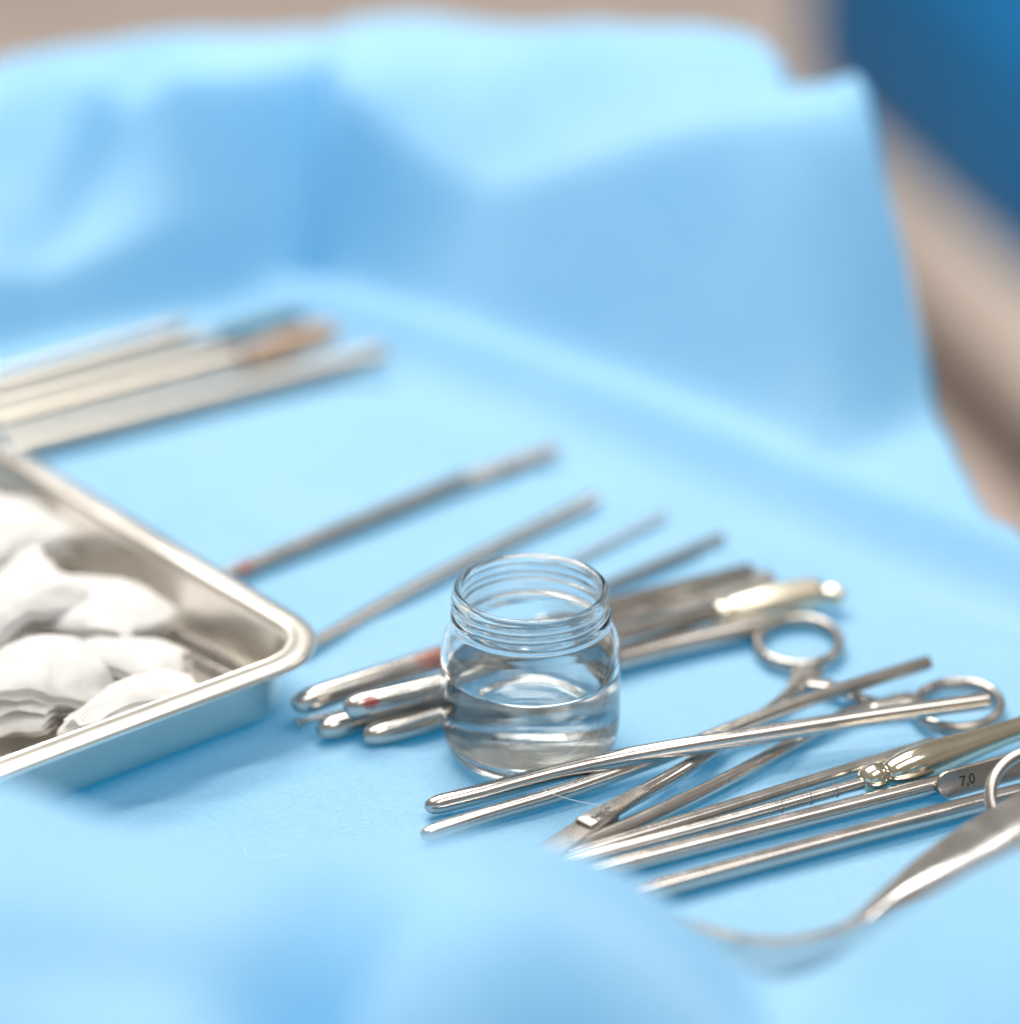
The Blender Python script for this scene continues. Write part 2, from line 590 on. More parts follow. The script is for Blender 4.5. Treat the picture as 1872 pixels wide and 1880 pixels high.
    # where the sheet is held up; outside it hangs down
    edge_px = [(-400, 170, .085), (0, 100, .088), (200, 72, .09), (400, 32, .094), (560, 12, .096), (800, 16, .096), (1100, 30, .101), (1300, 40, .107), (1380, 52, .110), (1480, 132, .112), (1530, 132, .114), (1578, 132, .117),
               (1615, 260, .098), (1655, 430, .065), (1692, 620, .028), (1705, 740, .006), (1760, 850, .004), (1872, 1020, .004), (2000, 1180, .0), (2150, 1400, .0), (2150, 1560, .03)]
    poly = [T(*q)[:2] for q in edge_px] + [np.array([0.20, -0.25]), np.array([0.18, -0.42]), np.array([-0.25, -0.42]), np.array([-0.33, -0.2]), np.array([-0.34, 0.2])]
    poly = np.array(poly)
    def signed(X, Y):
        dmin = np.full(X.shape, 9.0)
        inside = np.zeros(X.shape, bool)
        m = len(poly)
        for i in range(m):
            a, b = poly[i], poly[(i + 1) % m]
            ab = b - a
            t = np.clip(((X - a[0]) * ab[0] + (Y - a[1]) * ab[1]) / (ab @ ab), 0, 1)
            dmin = np.minimum(dmin, np.hypot(X - a[0] - t * ab[0], Y - a[1] - t * ab[1]))
            cond = (a[1] > Y) != (b[1] > Y)
            with np.errstate(divide='ignore', invalid='ignore'):
                xi = a[0] + (Y - a[1]) * ab[0] / ab[1]
            inside ^= cond & (X < xi)
        return np.where(inside, -dmin, dmin)
    S = signed(X, Y)
    Z = np.clip(Z, -0.01, 0.135)
    fall = np.where(S > 0, np.sqrt(S ** 2 + 0.006 ** 2) - 0.006, 0)
    Z = Z - np.clip(fall * 9.0, 0, 0.60) 
    # soft wrinkles, a little stronger away from the instruments
    out = np.zeros(X.shape)
    for j in range(X.shape[0]):
        for i in range(X.shape[1]):
            x, y = X[j, i], Y[j, i]
            a = noise.noise((x * 16, y * 16, 1.3)) * 0.5 + noise.noise((x * 45 + y * 12, y * 30, 4.1)) * 0.22
            out[j, i] = a
    raised = np.clip((Z - 0.012) / 0.03, 0, 1)
    Z = Z + out * (0.0012 + 0.004 * raised)
    # folding creases pressed into the flat sheet
    for (ax, ay, bx, by, h) in ((270, 960, 430, 880, .0024), (380, 920, 540, 1000, .0020), (600, 1360, 800, 1395, .0016), (300, 1440, 700, 1385, .0018), (1300, 1400, 1560, 1375, .0016), (760, 1120, 560, 1190, .0016), (130, 1500, 420, 1475, .0018), (700, 760, 980, 880, .0018), (1180, 1010, 1500, 1030, .002)):
        a, b = T(ax, ay)[:2], T(bx, by)[:2]
        ab = b - a
        t = np.clip(((X - a[0]) * ab[0] + (Y - a[1]) * ab[1]) / (ab @ ab), 0, 1)
        d = np.hypot(X - a[0] - t * ab[0], Y - a[1] - t * ab[1])
        Z += h * np.exp(-(d / 0.0045) ** 2) * (0.3 + 0.7 * np.sin(math.pi * t)) * np.where(Z < 0.01, 1, 0)
    h, wd = X.shape
    V = np.stack([X.ravel(), Y.ravel(), Z.ravel() - 0.0006], 1)
    Fc = [(j * wd + i, j * wd + i + 1, (j + 1) * wd + i + 1, (j + 1) * wd + i) for j in range(h - 1) for i in range(wd - 1)]
    o = link_mesh('table_drape', V, Fc, M_DRAPE)
    o['kind'] = 'structure'
    o['label'] = 'light blue nonwoven surgical drape with raised folds under the instruments'
    return o

build_drape()

# ---------------------------------------------------------------- floor and couch behind
FLOOR_Z = -0.735
fl = link_mesh('floor', [(-12, -4, FLOOR_Z), (12, -4, FLOOR_Z), (12, 20, FLOOR_Z), (-12, 20, FLOOR_Z)], [(0, 1, 2, 3)], M_FLOOR, smooth=False)
fl['kind'] = 'structure'

def bevel_box(name, size, z0, mat, parent, bev, rotz, cen):
    import bmesh
    bm = bmesh.new()
    bmesh.ops.create_cube(bm, size=1.0)
    bmesh.ops.scale(bm, vec=size, verts=bm.verts)
    bmesh.ops.bevel(bm, geom=list(bm.edges), offset=bev, segments=4, affect='EDGES', profile=0.5)
    bmesh.ops.translate(bm, vec=(0, 0, z0 + size[2] / 2), verts=bm.verts)
    bmesh.ops.rotate(bm, cent=(0, 0, 0), matrix=Matrix.Rotation(rotz, 3, 'Z'), verts=bm.verts)
    bmesh.ops.translate(bm, vec=(cen[0] - parent.location.x, cen[1] - parent.location.y, -parent.location.z), verts=bm.verts)
    me = bpy.data.meshes.new(name)
    bm.to_mesh(me)
    bm.free()
    me.materials.append(mat)
    for p in me.polygons:
        p.use_smooth = True
    o = bpy.data.objects.new(name, me)
    col.objects.link(o)
    o.parent = parent
    return o

near = T(1900, 655, -0.52)
ang = math.radians(-52)
ex = np.array([math.cos(ang), math.sin(ang)])
ey = np.array([-math.sin(ang), math.cos(ang)])
left = T(1405, 190, -0.52)[:2]
edge_dir = unit(near[:2] - left)
ang = math.atan2(edge_dir[1], edge_dir[0])
nrm = np.array([-edge_dir[1], edge_dir[0]])
cc = left + edge_dir * 0.45 + nrm * 0.33
couch = thing('examination_couch', (cc[0], cc[1], FLOOR_Z), 'dark blue padded couch on a beige frame beyond the drape', 'couch')
bevel_box('cushion', (0.9, 0.6, 0.20), -0.495, M_BLUE, couch, 0.03, ang, cc)
bevel_box('frame', (0.92, 0.62, 0.105), -0.602, M_FRAME, couch, 0.01, ang, cc)
bevel_box('shade_plinth', (0.82, 0.48, 0.131), FLOOR_Z, M_SHADE_PLINTH, couch, 0.005, ang, cc)

# ---------------------------------------------------------------- tray with gauze
def build_tray():
    corner_z = 0.026
    KZ = 0.026 / 0.0161
    e1 = unit((T(0, 800, corner_z) - T(430, 1055, corner_z))[:2])      # away to the upper left
    a = T(0, 1410, corner_z)[:2]
    e2 = np.array([-e1[1], e1[0]])
    if e2 @ (a - T(480, 1240, corner_z)[:2]) < 0:
        e2 = -e2
    # outer corner of the rim, where its two straight edges would meet
    p, q = T(300, 978, corner_z)[:2], T(250, 1329, corner_z)[:2]
    mat = np.array([[e1[0], -e2[0]], [e1[1], -e2[1]]])
    s = np.linalg.solve(mat, q - p)
    K = p + e1 * s[0]
    LX, LY = 0.235, 0.165
    cen = K + e1 * LX / 2 + e2 * LY / 2
    root = thing('instrument_tray', (cen[0], cen[1], 0), 'shallow stainless steel tray with wide rolled rim holding white gauze', 'tray')
    RIM = 0.0135            # rim reach beyond the foot of the wall
    R0 = 0.013
    hx, hy = LX / 2 - RIM, LY / 2 - RIM
    prof_in = [(-0.030, 0.0014), (-0.010, 0.0014), (-0.003, 0.0016), (-0.0005, 0.0028), (0.0008, 0.0055), (0.0030, 0.0132), (0.0036, 0.0148), (0.0046, 0.0158), (0.0062, 0.0156), (0.0074, 0.0161)]
    prof_rim = [(0.0090, 0.01625), (0.0126, 0.0161), (0.0134, 0.0156), (0.0135, 0.0148), (0.0129, 0.0147), (0.0122, 0.0153), (0.0090, 0.0154), (0.0060, 0.0149), (0.0048, 0.0147), (0.0042, 0.0140), (0.0038, 0.0128)]
    prof_out = [(0.0038, 0.0128), (0.0016, 0.0050), (0.0004, 0.0018), (-0.002, 0.0004), (-0.005, 0.0001), (-0.030, 0.0001)]
    def loops(prof, close0=False, close1=False):
        V, Fc = [], []
        cs = 12
        for off, z in prof:
            r = max(0.002, R0 + off)
            ring = []
            for sx, sy, a0 in ((1, 1, 0), (-1, 1, 90), (-1, -1, 180), (1, -1, 270)):
                cx, cy = sx * (hx + off - r), sy * (hy + off - r)
                for k in range(cs + 1):
                    t = math.radians(a0 + 90 * k / cs)
                    ring.append((cx + r * math.cos(t), cy + r * math.sin(t)))
            for lx, ly in ring:
                P = cen + e1 * lx + e2 * ly
                V.append((P[0], P[1], z * KZ))
        m = 4 * (cs + 1)
        flip = (e1[0] * e2[1] - e1[1] * e2[0]) < 0
        for i in range(len(prof) - 1):
            for k in range(m):
                k2 = (k + 1) % m
                f = (i * m + k, (i + 1) * m + k, (i + 1) * m + k2, i * m + k2)
                Fc.append(f if not flip else f[::-1])
        if close0:
            Fc.append(tuple(range(m)))
        if close1:
            Fc.append(tuple((len(prof) - 1) * m + k for k in range(m)))
        return V, Fc
    V, Fc = loops(prof_in, close0=True)
    link_mesh('basin', V, Fc, M_TRAY, root, sharp=60)
    V, Fc = loops([prof_in[-1]] + prof_rim)
    link_mesh('rim', V, Fc, M_TRAY, root, sharp=60)
    V, Fc = loops(prof_out, close1=True)
    link_mesh('outer_wall', V, Fc, M_TRAY, root, sharp=60)
    return root, e1, e2

tray, TE1, TE2 = build_tray()

def nvec(p):
    return Vector((noise.noise(p), noise.noise(p + Vector((31.7, 4.2, 9.1))), noise.noise(p + Vector((7.3, 57.9, 22.4)))))

def gauze(cen_px, z, dirs, size, bend, seed, label, twist=0.0, tilt=0.0, layers=4, cup=0.12):
    """a gauze square folded in a zigzag into a soft pad, then bent and crumpled"""
    r = random.Random(seed)
    c = T(cen_px[0], cen_px[1], z)
    lx, ly, sp = size
    # one cross-section of the folded sheet
    sec, run = [], 0.0
    for k in range(layers):
        zz = (k - (layers - 1) / 2) * sp
        sgn = 1 if k % 2 == 0 else -1
        short = r.uniform(0.90, 1.0)
        for t in np.linspace(-1, 1, 26):
            sec.append((sgn * t * lx * (short if t * sgn * sgn > 0.9 else 1.0), zz))
        if k < layers - 1:
            for a in np.linspace(-90, 90, 9)[1:-1]:
                sec.append((sgn * (lx + math.cos(math.radians(a)) * sp * 0.75), zz + sp / 2 + math.sin(math.radians(a)) * sp / 2))
    cum = [0.0]
    for p, q in zip(sec, sec[1:]):
        cum.append(cum[-1] + math.hypot(q[0] - p[0], q[1] - p[1]))
    rows = 40
    ph = [r.uniform(0, 6.28) for _ in range(6)]
    A = math.radians(dirs)
    ca, sa = math.cos(A), math.sin(A)
    ct, stt = math.cos(tilt), math.sin(tilt)
    V, UV, Fc = [], [], []
    for j in range(rows):
        v = -1 + 2 * j / (rows - 1)
        for (x0, z0), L in zip(sec, cum):
            u = x0 / lx
            puff = 0.45 + 0.75 * math.sqrt(max(0, 1 - 0.92 * v * v)) * math.sqrt(max(0.05, 1 - 0.75 * min(1, u * u)))
            x = x0 * (1 + 0.10 * math.sin(2.3 * v + ph[0]) + 0.05 * math.sin(6 * v + ph[1]))
            y = v * ly * (1 + 0.14 * math.sin(2.0 * u + ph[2]) + 0.03 * math.sin(9 * z0 / sp + ph[3]))
            zz = z0 * puff
            k = bend / lx
            a = x * k
            x, zz = math.sin(a) / k + zz * math.sin(a), (math.cos(a) - 1) / k + zz * math.cos(a)
            zz -= cup * y * y / ly * (1 + 0.5 * math.sin(1.7 * u + ph[4]))
            tw = twist * u
            y, zz = y * math.cos(tw) - zz * math.sin(tw), y * math.sin(tw) + zz * math.cos(tw)
            q = Vector((x, y, zz)) * 1000
            nv = nvec(q * 0.055 + Vector((seed * 3.17, 0.3, 0.7))) * 0.0034 + nvec(q * 0.16 + Vector((0.4, seed * 1.71, 0.9))) * 0.0011
            x, y, zz = x + nv.x, y + nv.y, zz + nv.z
            x, zz = x * ct - zz * stt, x * stt + zz * ct
            V.append((c[0] + x * ca - y * sa, c[1] + x * sa + y * ca, max(0.0026, c[2] + zz)))
            UV.append((L * 100, v * ly * 100))
    n = len(sec)
    for j in range(rows - 1):
        for i in range(n - 1):
            Fc.append((j * n + i, j * n + i + 1, (j + 1) * n + i + 1, (j + 1) * n + i))
    o = link_mesh('gauze_swab', V, Fc, M_GAUZE, uvs=UV)
    recenter(o, (c[0], c[1], 0.002))
    return tag(o, label, 'gauze', 'gauze swabs in the steel tray')

gauze((-10, 978), 0.020, 60, (0.022, 0.019, 0.0044), 0.35, 3, 'white gauze swab at the back of the heap in the tray', 0.15)
gauze((32, 1100), 0.024, 42, (0.019, 0.016, 0.0040), 0.45, 5, 'white gauze swab lying on top of the heap', 0.25, tilt=0.2)
gauze((165, 1122), 0.017, -14, (0.019, 0.017, 0.0042), 0.3, 8, 'wide white gauze swab facing the far tray wall', -0.2)
gauze((60, 1236), 0.0165, 12, (0.020, 0.016, 0.0042), 0.4, 11, 'crumpled white gauze swab in front of the heap with a roll below it', 0.25)
gauze((225, 1212), 0.0135, -24, (0.016, 0.013, 0.0038), 0.3, 14, 'small white gauze swab wedged between its larger neighbours', 0.1)
gauze((238, 1278), 0.0185, 37, (0.019, 0.0090, 0.0032), 0.45, 21, 'leaf shaped ribbed white gauze swab against the front wall of the tray', 0.1)
gauze((52, 1302), 0.0095, 75, (0.011, 0.0095, 0.0034), 0.2, 27, 'short ribbed white gauze roll at the front of the heap', 0.1)

def build_tweezers():
    a, b = T(300, 1165, 0.006), T(452, 1254, 0.006)
    root = thing('tweezers', (b[0], b[1], 0.002), 'flat steel tweezers lying in the tray beside the gauze', 'tweezers')
    d = unit(b - a)
    s = np.array([-d[1], d[0], 0])
    for sg in (-1, 1):
        flat_bar('arm', [a + s * 0.0028 * sg, (a + b) / 2 + s * 0.0040 * sg, b + s * 0.0026 * sg], 0.0018, 0.0026, 0.0009, M_STEEL_DULL, root, up=(d[1] * .8, -d[0] * .8, 1))
build_tweezers()

# ---------------------------------------------------------------- dilators
def stain(root, *lst):
    off = np.array(parent_loc(root))
    return [(np.array(T(px, py, z)) - off, rad, s) for px, py, z, rad, s in lst]

def dilator(px, r, label, plate=None, stains=(), group='steel dilators', tip0=None, tip1=None, taper=1.0, rod_mat=None, cat='dilator', name='dilator', text=None):
    """px = [(px, py, z)...] centre line; plate = dict(px=[...], w, th, up, mat)"""
    pts = [T(*q) for q in px]
    base = (pts[0][0], pts[0][1], max(0.0, min(p[2] for p in pts) - r))
    root = thing(name, base, label, cat, group)
    mat = rod_mat or (steel('stained steel', stains=stain(root, *stains)) if stains else M_STEEL)
    round_rod('rod', pts, r, r * taper, tip0 or ('bullet', r * 1.9), tip1 or ('flat', r * 0.3), mat, root)
    if plate:
        pp = [T(*q) for q in plate['px']]
        flat_bar('handle_plate', pp, plate['w'], plate.get('w1', plate['w']), plate['th'], plate.get('mat', M_STEEL_DULL), root, up=plate.get('up', (0, 0, 1)))
    return root

# far left pack, on the drape behind the tray
M_TEAL = plain('dark teal plate', (0.035, 0.075, 0.085), 0.5, 0.3)
M_NICKEL_SOFT = steel('soft pale nickel', (0.78, 0.71, 0.58), 0.34)
M_MATTE = steel('matte steel', (0.47, 0.435, 0.385), 0.36)
G1 = 'dilators laid side by side behind the tray'
dilator([(-60, 716, .0036), (352, 600, .0036)], .0034, 'steel dilator farthest from the tray in the pack by the drape wall', group=G1, tip1=('bullet', .005), rod_mat=M_MATTE)
dilator([(-65, 748, .0036), (402, 622, .0036)], .0034, 'second steel dilator of the pack behind the tray, with a dark teal flat plate at its end', group=G1, tip1=('bullet', .005), rod_mat=M_MATTE,
        plate=dict(px=[(380, 626, .0036), (560, 578, .0036)], w=.0048, th=.0022, mat=M_TEAL))  # dark teal flat plate at the end of the rod
dilator([(-70, 778, .0036), (452, 645, .0036)], .0034, 'third steel dilator of the pack, beside the tan handle', group=G1, tip1=('bullet', .005), rod_mat=M_MATTE)
_r = dilator([(-20, 792, .0036), (450, 666, .0036)], .0034, 'steel dilator with a tan coloured handle end behind the tray', group=G1, rod_mat=M_MATTE)
lathe_axis('handle', T(445, 664, .0055), T(615, 608, .0060), [(0, .0035), (.05, .0048), (.3, .0056), (.7, .0056), (.92, .0050), (1, .0030)], M_HANDLE, _r)
dilator([(-30, 840, .0045), (705, 650, .0045)], .0044, 'longest steel dilator of the pack, lying nearest the tray rim', group=G1, rod_mat=M_MATTE)

# rods between tray and jar
dilator([(335, 1093, .0032), (600, 985, .0032), (855, 881, .0032)], .0034, 'single steel dilator with a dark flat handle reaching from the tray rim', stains=[(452, 1043, .005, .007, .62)], group=None,
        plate=dict(px=[(835, 889, .0034), (1025, 824, .0034)], w=.0030, th=.0010, up=(0.3, -0.2, 1)))
dilator([(545, 1200, .0022), (800, 1060, .0022), (1092, 917, .0022)], .0024, 'thin steel rod running from the tray corner past the jar', group=None, cat='rod', name='probe', taper=1.15)
dilator([(1000, 1058, .0014), (1222, 944, .0014)], .0013, 'thinnest steel rod lying behind the jar', group=None, cat='rod', name='probe')
dilator([(985, 1132, .0024), (1325, 988, .0024)], .0023, 'short grey steel rod behind the jar next to the thinnest rod', group=None, cat='rod', name='probe')

# the pack that passes behind the jar
G2 = 'dilators piled behind the jar'
dilator([(536, 1296, .0095), (700, 1243, .0095), (1000, 1148, .0085), (1378, 1050, .0060)], .0042, 'red smeared steel dilator at the back of the pile behind the jar', taper=0.82, stains=[(795, 1203, .013, .020, .50), (690, 1240, .013, .014, .33)], group=G2)
dilator([(630, 1303, .0125), (800, 1262, .0125), (1000, 1207, .0115), (1312, 1122, .0090)], .0043, 'topmost steel dilator of the pile, with a red ring near its tip', taper=0.82, stains=[(683, 1288, .0155, .0060, .72)], group=G2)
dilator([(582, 1344, .0042), (800, 1280, .0042), (1232, 1112, .0042)], .0041, 'steel dilator at the bottom of the pile with a dark flat handle', group=G2, taper=0.82,
        plate=dict(px=[(1215, 1118, .0045), (1420, 1058, .0045)], w=.0036, th=.0011, up=(0.2, -0.2, 1)))
dilator([(666, 1356, .0042), (800, 1318, .0042), (1140, 1210, .0042), (1400, 1149, .0042)], .0041, 'steel dilator at the front edge of the pile, touching the jar', group=G2, stains=[(735, 1330, .007, .006, .3)])

def build_probe_with_grip():
    p = [T(546, 1328, .0018), T(800, 1262, .0018), T(1140, 1176, .0045), T(1318, 1132, .0068)]
    root = thing('uterine_probe', (p[0][0], p[0][1], 0), 'ball tipped steel probe with bright yellowish grip behind the jar', 'probe')
    round_rod('shaft', p, .0009, .0016, ('bullet', .001), ('flat', .0004), M_STEEL, root)
    lathe_axis('ball_tip', T(541, 1329, .0018), T(556, 1325, .0018), [(0, .0002), (.12, .0010), (.3, .0016), (.5, .0019), (.7, .0016), (.88, .0010), (1, .0002)], M_STEEL, root, 20)
    lathe_axis('grip', T(1310, 1135, .0068), T(1510, 1086, .0068), [(0, .0030), (.03, .0052), (.10, .0054), (.13, .0046), (.16, .0054), (.5, .0066), (.85, .0062), (.96, .0048), (1, .0022)], M_NICKEL_SOFT, root)
    lathe_axis('end_knob', T(1500, 1089, .0062), T(1552, 1096, .0052), [(0, .0022), (.2, .0026), (.45, .0036), (.75, .0036), (.93, .0024), (1, .0008)], M_NICKEL_SOFT, root)
build_probe_with_grip()

# ---------------------------------------------------------------- the jar
def ring_mesh(name, prof, mat, parent, seg=96, helix=None, caps=True):
    V, Fc = [], []
    for i, (r, z) in enumerate(prof):
        for k in range(seg):
            th = 2 * math.pi * k / seg
            rr = r
            if helix is not None:
                rr = helix(r, z, th, i)
            V.append((rr * math.cos(th), rr * math.sin(th), z))
    n = len(prof)
    for i in range(n - 1):
        for k in range(seg):
            k2 = (k + 1) % seg
            Fc.append((i * seg + k, i * seg + k2, (i + 1) * seg + k2, (i + 1) * seg + k))
    if caps:
        Fc.append(tuple(range(seg))[::-1])
        Fc.append(tuple((n - 1) * seg + k for k in range(seg)))
    o = link_mesh(name, V, Fc, mat)
    o.parent = parent
    return o

def dense(prof, sub=4):
    pts = spline([(r, 0, z) for r, z in prof], sub * (len(prof) - 1))
    return [(max(0.0001, p[0]), p[2]) for p in pts]

def build_jar():
    root = thing('glass_jar', (0, -0.0018, 0), 'small clear glass screw jar half filled with clear liquid, standing among the instruments', 'jar')
    mm = 0.001
    ZS = 1.03
    outer = [(3, .9), (14, .9), (18, .3), (20.5, .05), (22.6, .7), (24.8, 2.4), (26.4, 5.0), (27.3, 8.5), (27.6, 12.5), (27.6, 20), (27.6, 30), (27.5, 34.8), (26.9, 38.2), (25.6, 40.8), (24.4, 42.5), (23.95, 43.4), (23.95, 44.1)]
    neck = [(24.2, 44.7), (24.5, 45.3), (24.5, 46.2), (24.2, 46.9), (23.8, 47.5), (23.7, 48.4), (23.7, 49.4), (23.7, 50.4), (23.7, 51.4), (23.7, 52.4), (23.7, 53.2), (23.65, 54.0), (23.4, 54.7), (22.8, 55.15), (22.0, 55.05), (21.4, 54.5)]
    inner = [(21.2, 53.6), (21.2, 50), (21.3, 46), (21.6, 43), (22.5, 41.0), (24.0, 38.9), (25.1, 36.2), (25.6, 32), (25.6, 26), (25.6, 18), (25.4, 12.5), (24.6, 8.8), (22.8, 6.0), (20.0, 4.6), (15, 4.3), (8, 4.6), (2, 4.8)]
    prof = dense([(r * mm, z * mm * ZS) for r, z in outer + neck + inner], 5)
    def helix(r, z, th, i):
        zz = z / mm / ZS
        if 46.5 < zz < 54 and r / mm > 23.0:
            add = 0
            for base in (48.3, 51.0):
                zc = base + 1.5 * (th / (2 * math.pi)) 
                w = 1.0
                run = min(1, (th) / 0.5, (5.6 - th) / 0.5) if th < 5.6 else 0
                add += max(0, run) * 0.60 * math.exp(-((zz - zc) / 0.6) ** 2)
            return r + add * mm
        return r
    # orient so that the end of the thread faces away from the camera
    o = ring_mesh('glass_body', prof, M_GLASS, root, 112, helix)
    o.rotation_euler.z = math.radians(20)
    lev = 28.6
    wat = [(2, 4.75), (8, 4.55), (15, 4.25), (20.0, 4.5), (22.85, 5.95), (24.68, 8.75), (25.48, 12.45), (25.68, 18), (25.68, 25), (25.67, lev + 0.6)]
    top = [(25.3, lev + 0.45), (24.9, lev + 0.2), (24.2, lev + 0.04), (23.2, lev), (12, lev), (3, lev)]
    prof2 = dense([(r * mm, z * mm * ZS) for r, z in wat], 4) + [(r * mm, z * mm * ZS) for r, z in top]
    w = ring_mesh('liquid', prof2, M_WATER, None, 96)
    recenter(w, (0, 0, 0.0043))
    w.location.y = -0.0018
    tag(w, 'clear colourless liquid filling the lower half of the glass jar', 'liquid')
build_jar()

# ---------------------------------------------------------------- ring-handled forceps
def build_forceps():
    base = T(1060, 1530, 0)
    root = thing('ring_forceps', (base[0], base[1], 0), 'ring handled steel forceps with ratchet, lying under two crossed dilators', 'forceps')
    z = .0034
    A = [T(1125, 1486, .0050), T(1240, 1421, .0050), T(1370, 1336, .0040), T(1452, 1273, z), T(1478, 1243, z)]
    B = [T(1045, 1563, .0030), T(1250, 1473, .0032), T(1420, 1385, z), T(1545, 1315, z), T(1610, 1297, z), T(1672, 1288, z)]
    round_rod('shank', A, .0025, .0022, ('flat', .0006), ('bullet', .003), M_STEEL, root)
    round_rod('shank', B, .0026, .0022, ('flat', .0006), ('bullet', .003), M_STEEL, root)
    # finger rings
    def ring(cx, cy, x0, x1, y0, y1):
        c = T(cx, cy, .0030)
        ax = (T(x1, cy, .0030) - T(x0, cy, .0030)) / 2
        ay = (T(cx, y0, .0030) - T(cx, y1, .0030)) / 2
        closed_ring('finger_ring', c, ax, ay, .0017, .0024, M_STEEL_DULL, root)
    ring(1466, 1181, 1391, 1541, 1139, 1224)
    ring(1757, 1297, 1677, 1834, 1256, 1340)
    # webs between shank and ring, and the ratchet arms
    flat_bar('ring_web', [T(1455, 1272, z), T(1480, 1238, z), T(1490, 1222, z)], .0032, .0050, .0019, M_STEEL_DULL, root, power=3)
    flat_bar('ring_web', [T(1590, 1303, z), T(1650, 1290, z), T(1692, 1286, z)], .0026, .0046, .0019, M_STEEL_DULL, root, power=3)
    flat_bar('ratchet', [T(1478, 1252, .0040), T(1530, 1262, .0040), T(1580, 1287, .0040)], .0030, .0018, .0012, M_STEEL_DULL, root, power=4)
    flat_bar('ratchet', [T(1650, 1296, .0020), T(1600, 1290, .0020), T(1552, 1270, .0020)], .0030, .0018, .0012, M_STEEL_DULL, root, power=4)
    # box lock and jaws
    c0, c1 = T(1128, 1490, .0040), T(905, 1640, .0036)
    flat_bar('box_lock', [c0, c1], .0036, .0050, .0024, M_STEEL_DULL, root, round0=True, round1=False, power=9)
    flat_bar('jaw', [T(915, 1633, .0032), T(800, 1720, .0032)], .0044, .0020, .0022, M_STEEL_DULL, root, round0=False, power=7)
    # raised end of the upper shank, ground flat, with its stamp
    e1 = T(1070, 1516, .0062)
    flat_bar('shank_end', [T(1190, 1449, .0060), e1], .0022, .0032, .0015, M_STEEL_DULL, root, round0=True, round1=False, power=8)
    d = unit(T(1150, 1470, .008) - T(1090, 1504, .008))
    text_part('stamp', 'MEC', .0044, T(1108, 1494, .00783), d, (0, 0, 1), M_GREYINK, root)
build_forceps()

# the two long crossed dilators on top of the forceps
G3 = 'bent dilators crossed over the forceps'
dilator([(772, 1535, .0027), (900, 1494, .0032), (1040, 1452, .0040), (1230, 1383, .0055), (1470, 1290, .0082), (1704, 1216, .0090)], .0026,
        'slimmer bent steel dilator with smeared tip, crossing beneath its neighbour', stains=[(800, 1525, .005, .010, .40), (928, 1487, .006, .0045, .60), (860, 1505, .005, .006, .28)], group=G3, taper=0.92)
dilator([(779, 1483, .0033), (880, 1458, .0042), (1000, 1424, .0062), (1130, 1394, .0090), (1250, 1372, .0108), (1420, 1345, .0108), (1600, 1316, .0104), (1813, 1286, .0100)], .0030,
        'bent steel dilator with smeared tip, lying on top in front of the jar', stains=[(805, 1474, .007, .010, .42), (850, 1465, .008, .006, .26), (900, 1455, .008, .006, .2)], group=G3, taper=0.93)

# ---------------------------------------------------------------- instruments at the right front
dilator([(975, 1593, .0029), (1290, 1499, .0029), (1714, 1366, .0029)], .0026, 'plain steel dilator passing behind the yellowish bulb handle', group=None, tip1=('flat', .0006), taper=0.92)

def build_sound():
    p = [T(960, 1605, .0022), T(1270, 1524, .0034), T(1450, 1475, .0044), T(1588, 1436, .0052)]
    root = thing('graduated_sound', (p[0][0], p[0][1], 0), 'steel sound with tick marks, a ball and a yellowish bulb shaped handle', 'sound')
    round_rod('shaft', p, .0023, .0019, ('bullet', .004), ('flat', .0004), M_STEEL, root)
    pa = Path(p)
    for px in (1425, 1480, 1530):
        s = pa.L * (px - 960) / 628
        c, t = pa.at(s), pa.tan(s)
        V, Fc = sweep(Path([c - t * .00008, c + t * .00008], 3), [(0, .00214, .00214), (.00016, .00214, .00214)], 28)
        link_mesh('tick_mark', V, Fc, M_TICK, root)
    b0, b1 = T(1577, 1436, .0056), T(1631, 1421, .0056)
    prof = []
    for t in np.linspace(0.06, 0.94, 18):
        prof.append((t, .0046 * math.sqrt(max(0.02, 1 - ((t - .5) / .5) ** 2)) ** 0.9))
    lathe_axis('ball', b0, b1, prof, M_NICKEL, root)
    h0, h1 = T(1624, 1424, .0058), T(2010, 1288, .0070)
    L = np.linalg.norm(h1 - h0)
    grip = [(0, .0026), (.004, .0030), (.015, .0038), (.04, .0046), (.08, .0053), (.13, .0058), (.18, .0059), (.24, .0057), (.32, .0051), (.42, .0044), (.55, .0038), (.8, .0034), (.95, .0036), (1, .002)]
    lathe_axis('handle', h0, h1, grip, M_NICKEL, root, 48)
build_sound()

def build_numbered():
    pts = [(1010, 1621, .0031), (1400, 1522, .0031), (1735, 1437, .0034)]
    root = dilator(pts, .0029, 'steel dilator whose flat handle is engraved 7,0', group=None)
    p0, p1 = T(1719, 1446, .0050), T(2010, 1366, .0050)
    d = unit(p1 - p0)
    toward = unit(CAM - p0)
    nrm = unit(np.array([0.05, -0.93, 0.30]))
    nrm = unit(nrm - d * (nrm @ d))
    flat_bar('handle_plate', [p0, p1], .0043, .0043, .0011, M_STEEL_DULL, root, up=nrm, power=7)
    c = p0 + d * np.linalg.norm(T(1779, 1440, .0050) - T(1719, 1446, .0050)) * 1.0 
    text_part('engraving', '7,0', .0046, c + nrm * .00116, d, nrm, M_INK, root)
build_numbered()

dilator([(1090, 1664, .0034), (1500, 1553, .0034), (1860, 1460, .0034), (2000, 1424, .0034)], .0031, 'steel dilator nearest the curved retractor, with a dark red drop beneath it', group=None,
        stains=[(1280, 1646, .0015, .0035, 1.0)])

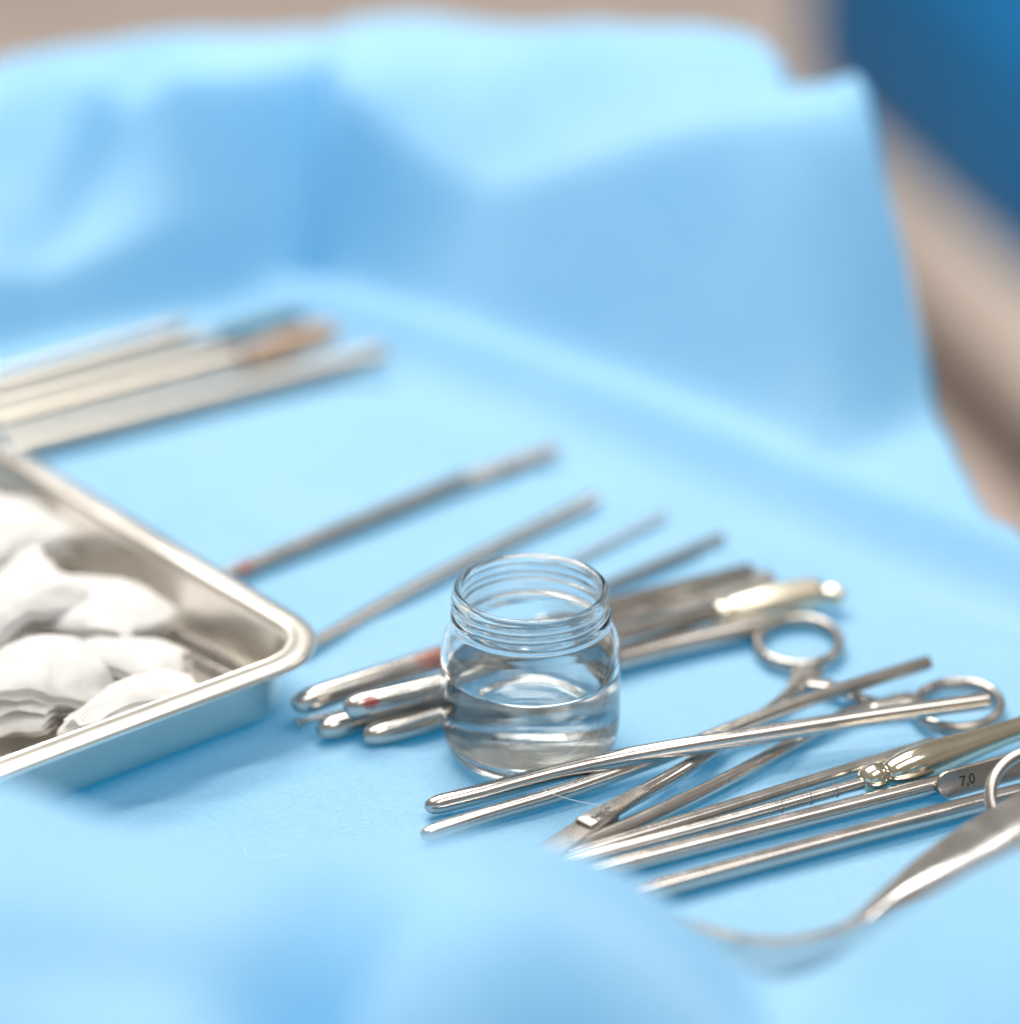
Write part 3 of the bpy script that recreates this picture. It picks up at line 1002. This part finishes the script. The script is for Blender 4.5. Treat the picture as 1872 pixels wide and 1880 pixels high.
# ---------------------------------------------------------------- curved retractor and the ring at the edge
def build_retractor():
    rim = [(1180, 1645, .024), (1290, 1695, .024), (1400, 1719, .024), (1490, 1712, .024), (1560, 1685, .024), (1625, 1625, .024), (1700, 1560, .024), (1790, 1500, .024), (1872, 1455, .024), (2000, 1390, .024)]
    pa = Path([T(*q) for q in rim], 120)
    nS = 120
    # section from rim to foot: (outward towards the camera side, drop)
    sec = []
    m = 12
    for k in range(m + 1):
        ph = math.radians(14 + 72 * k / m)
        sec.append((0.021 * (math.sin(ph) - math.sin(math.radians(14))), -0.023 * (math.cos(math.radians(14)) - math.cos(ph))))
    th = 0.0032
    V, Fc = [], []
    rowlen = 2 * (m + 1)
    for i in range(nS + 1):
        s = pa.L * i / nS
        c, t = pa.at(s), pa.tan(s)
        t = unit(np.array([t[0], t[1], 0]))
        outw = np.array([t[1], -t[0], 0])
        amp = 0.15 + 0.85 * float(sstep((i / nS - 0.25) / 0.45))
        for (o, dz) in sec:
            V.append(c + outw * (o * amp + th) + np.array([0, 0, dz]))
        for (o, dz) in sec[::-1]:
            V.append(c + outw * o * amp + np.array([0, 0, dz]))
    for i in range(nS):
        for k in range(rowlen):
            k2 = (k + 1) % rowlen
            Fc.append((i * rowlen + k, i * rowlen + k2, (i + 1) * rowlen + k2, (i + 1) * rowlen + k))
    Fc.append(tuple(range(rowlen)))
    Fc.append(tuple(nS * rowlen + k for k in range(rowlen))[::-1])
    o = link_mesh('retractor', V, Fc, M_SPEC, sharp=50)
    recenter(o, (*pa.at(pa.L * .5)[:2], 0))
    tag(o, 'curved polished steel retractor blade behind the blurred near fold', 'retractor')
build_retractor()

def build_edge_ring():
    c = T(1924, 1466, .016)
    ax = RGT * .0170
    ay = unit(UPV * 0.88 + FWD * 0.45) * .0155
    root = thing('scissors', (c[0], c[1], 0), 'steel finger ring of scissors resting over the numbered dilator', 'scissors')
    closed_ring('finger_ring', c, ax, ay, .0018, .0020, M_STEEL_DULL, root)
    e = c + ax * 0.95
    round_rod('shank', [e, e + np.array([.03, -.004, -.003]), e + np.array([.075, -.012, -.010])], .0026, .0024, ('bullet', .003), ('bullet', .003), M_STEEL_DULL, root)
build_edge_ring()

# ---------------------------------------------------------------- loose threads
def thread(px, r, label):
    p = [T(*q) for q in px]
    o = round_rod('suture_thread', p, r, r, ('flat', r), ('flat', r), M_THREAD, None, 8, 40)
    recenter(o, (p[0][0], p[0][1], 0))
    tag(o, label, 'thread')
thread([(1000, 1452, .0075), (1030, 1463, .0050), (1070, 1473, .0030), (1120, 1482, .0018)], .00010, 'fine pale thread trailing from the slimmer bent dilator')
thread([(448, 1556, .0006), (458, 1574, .0012), (490, 1574, .0008), (527, 1568, .0006)], .00011, 'short white fibre lying alone on the open drape')
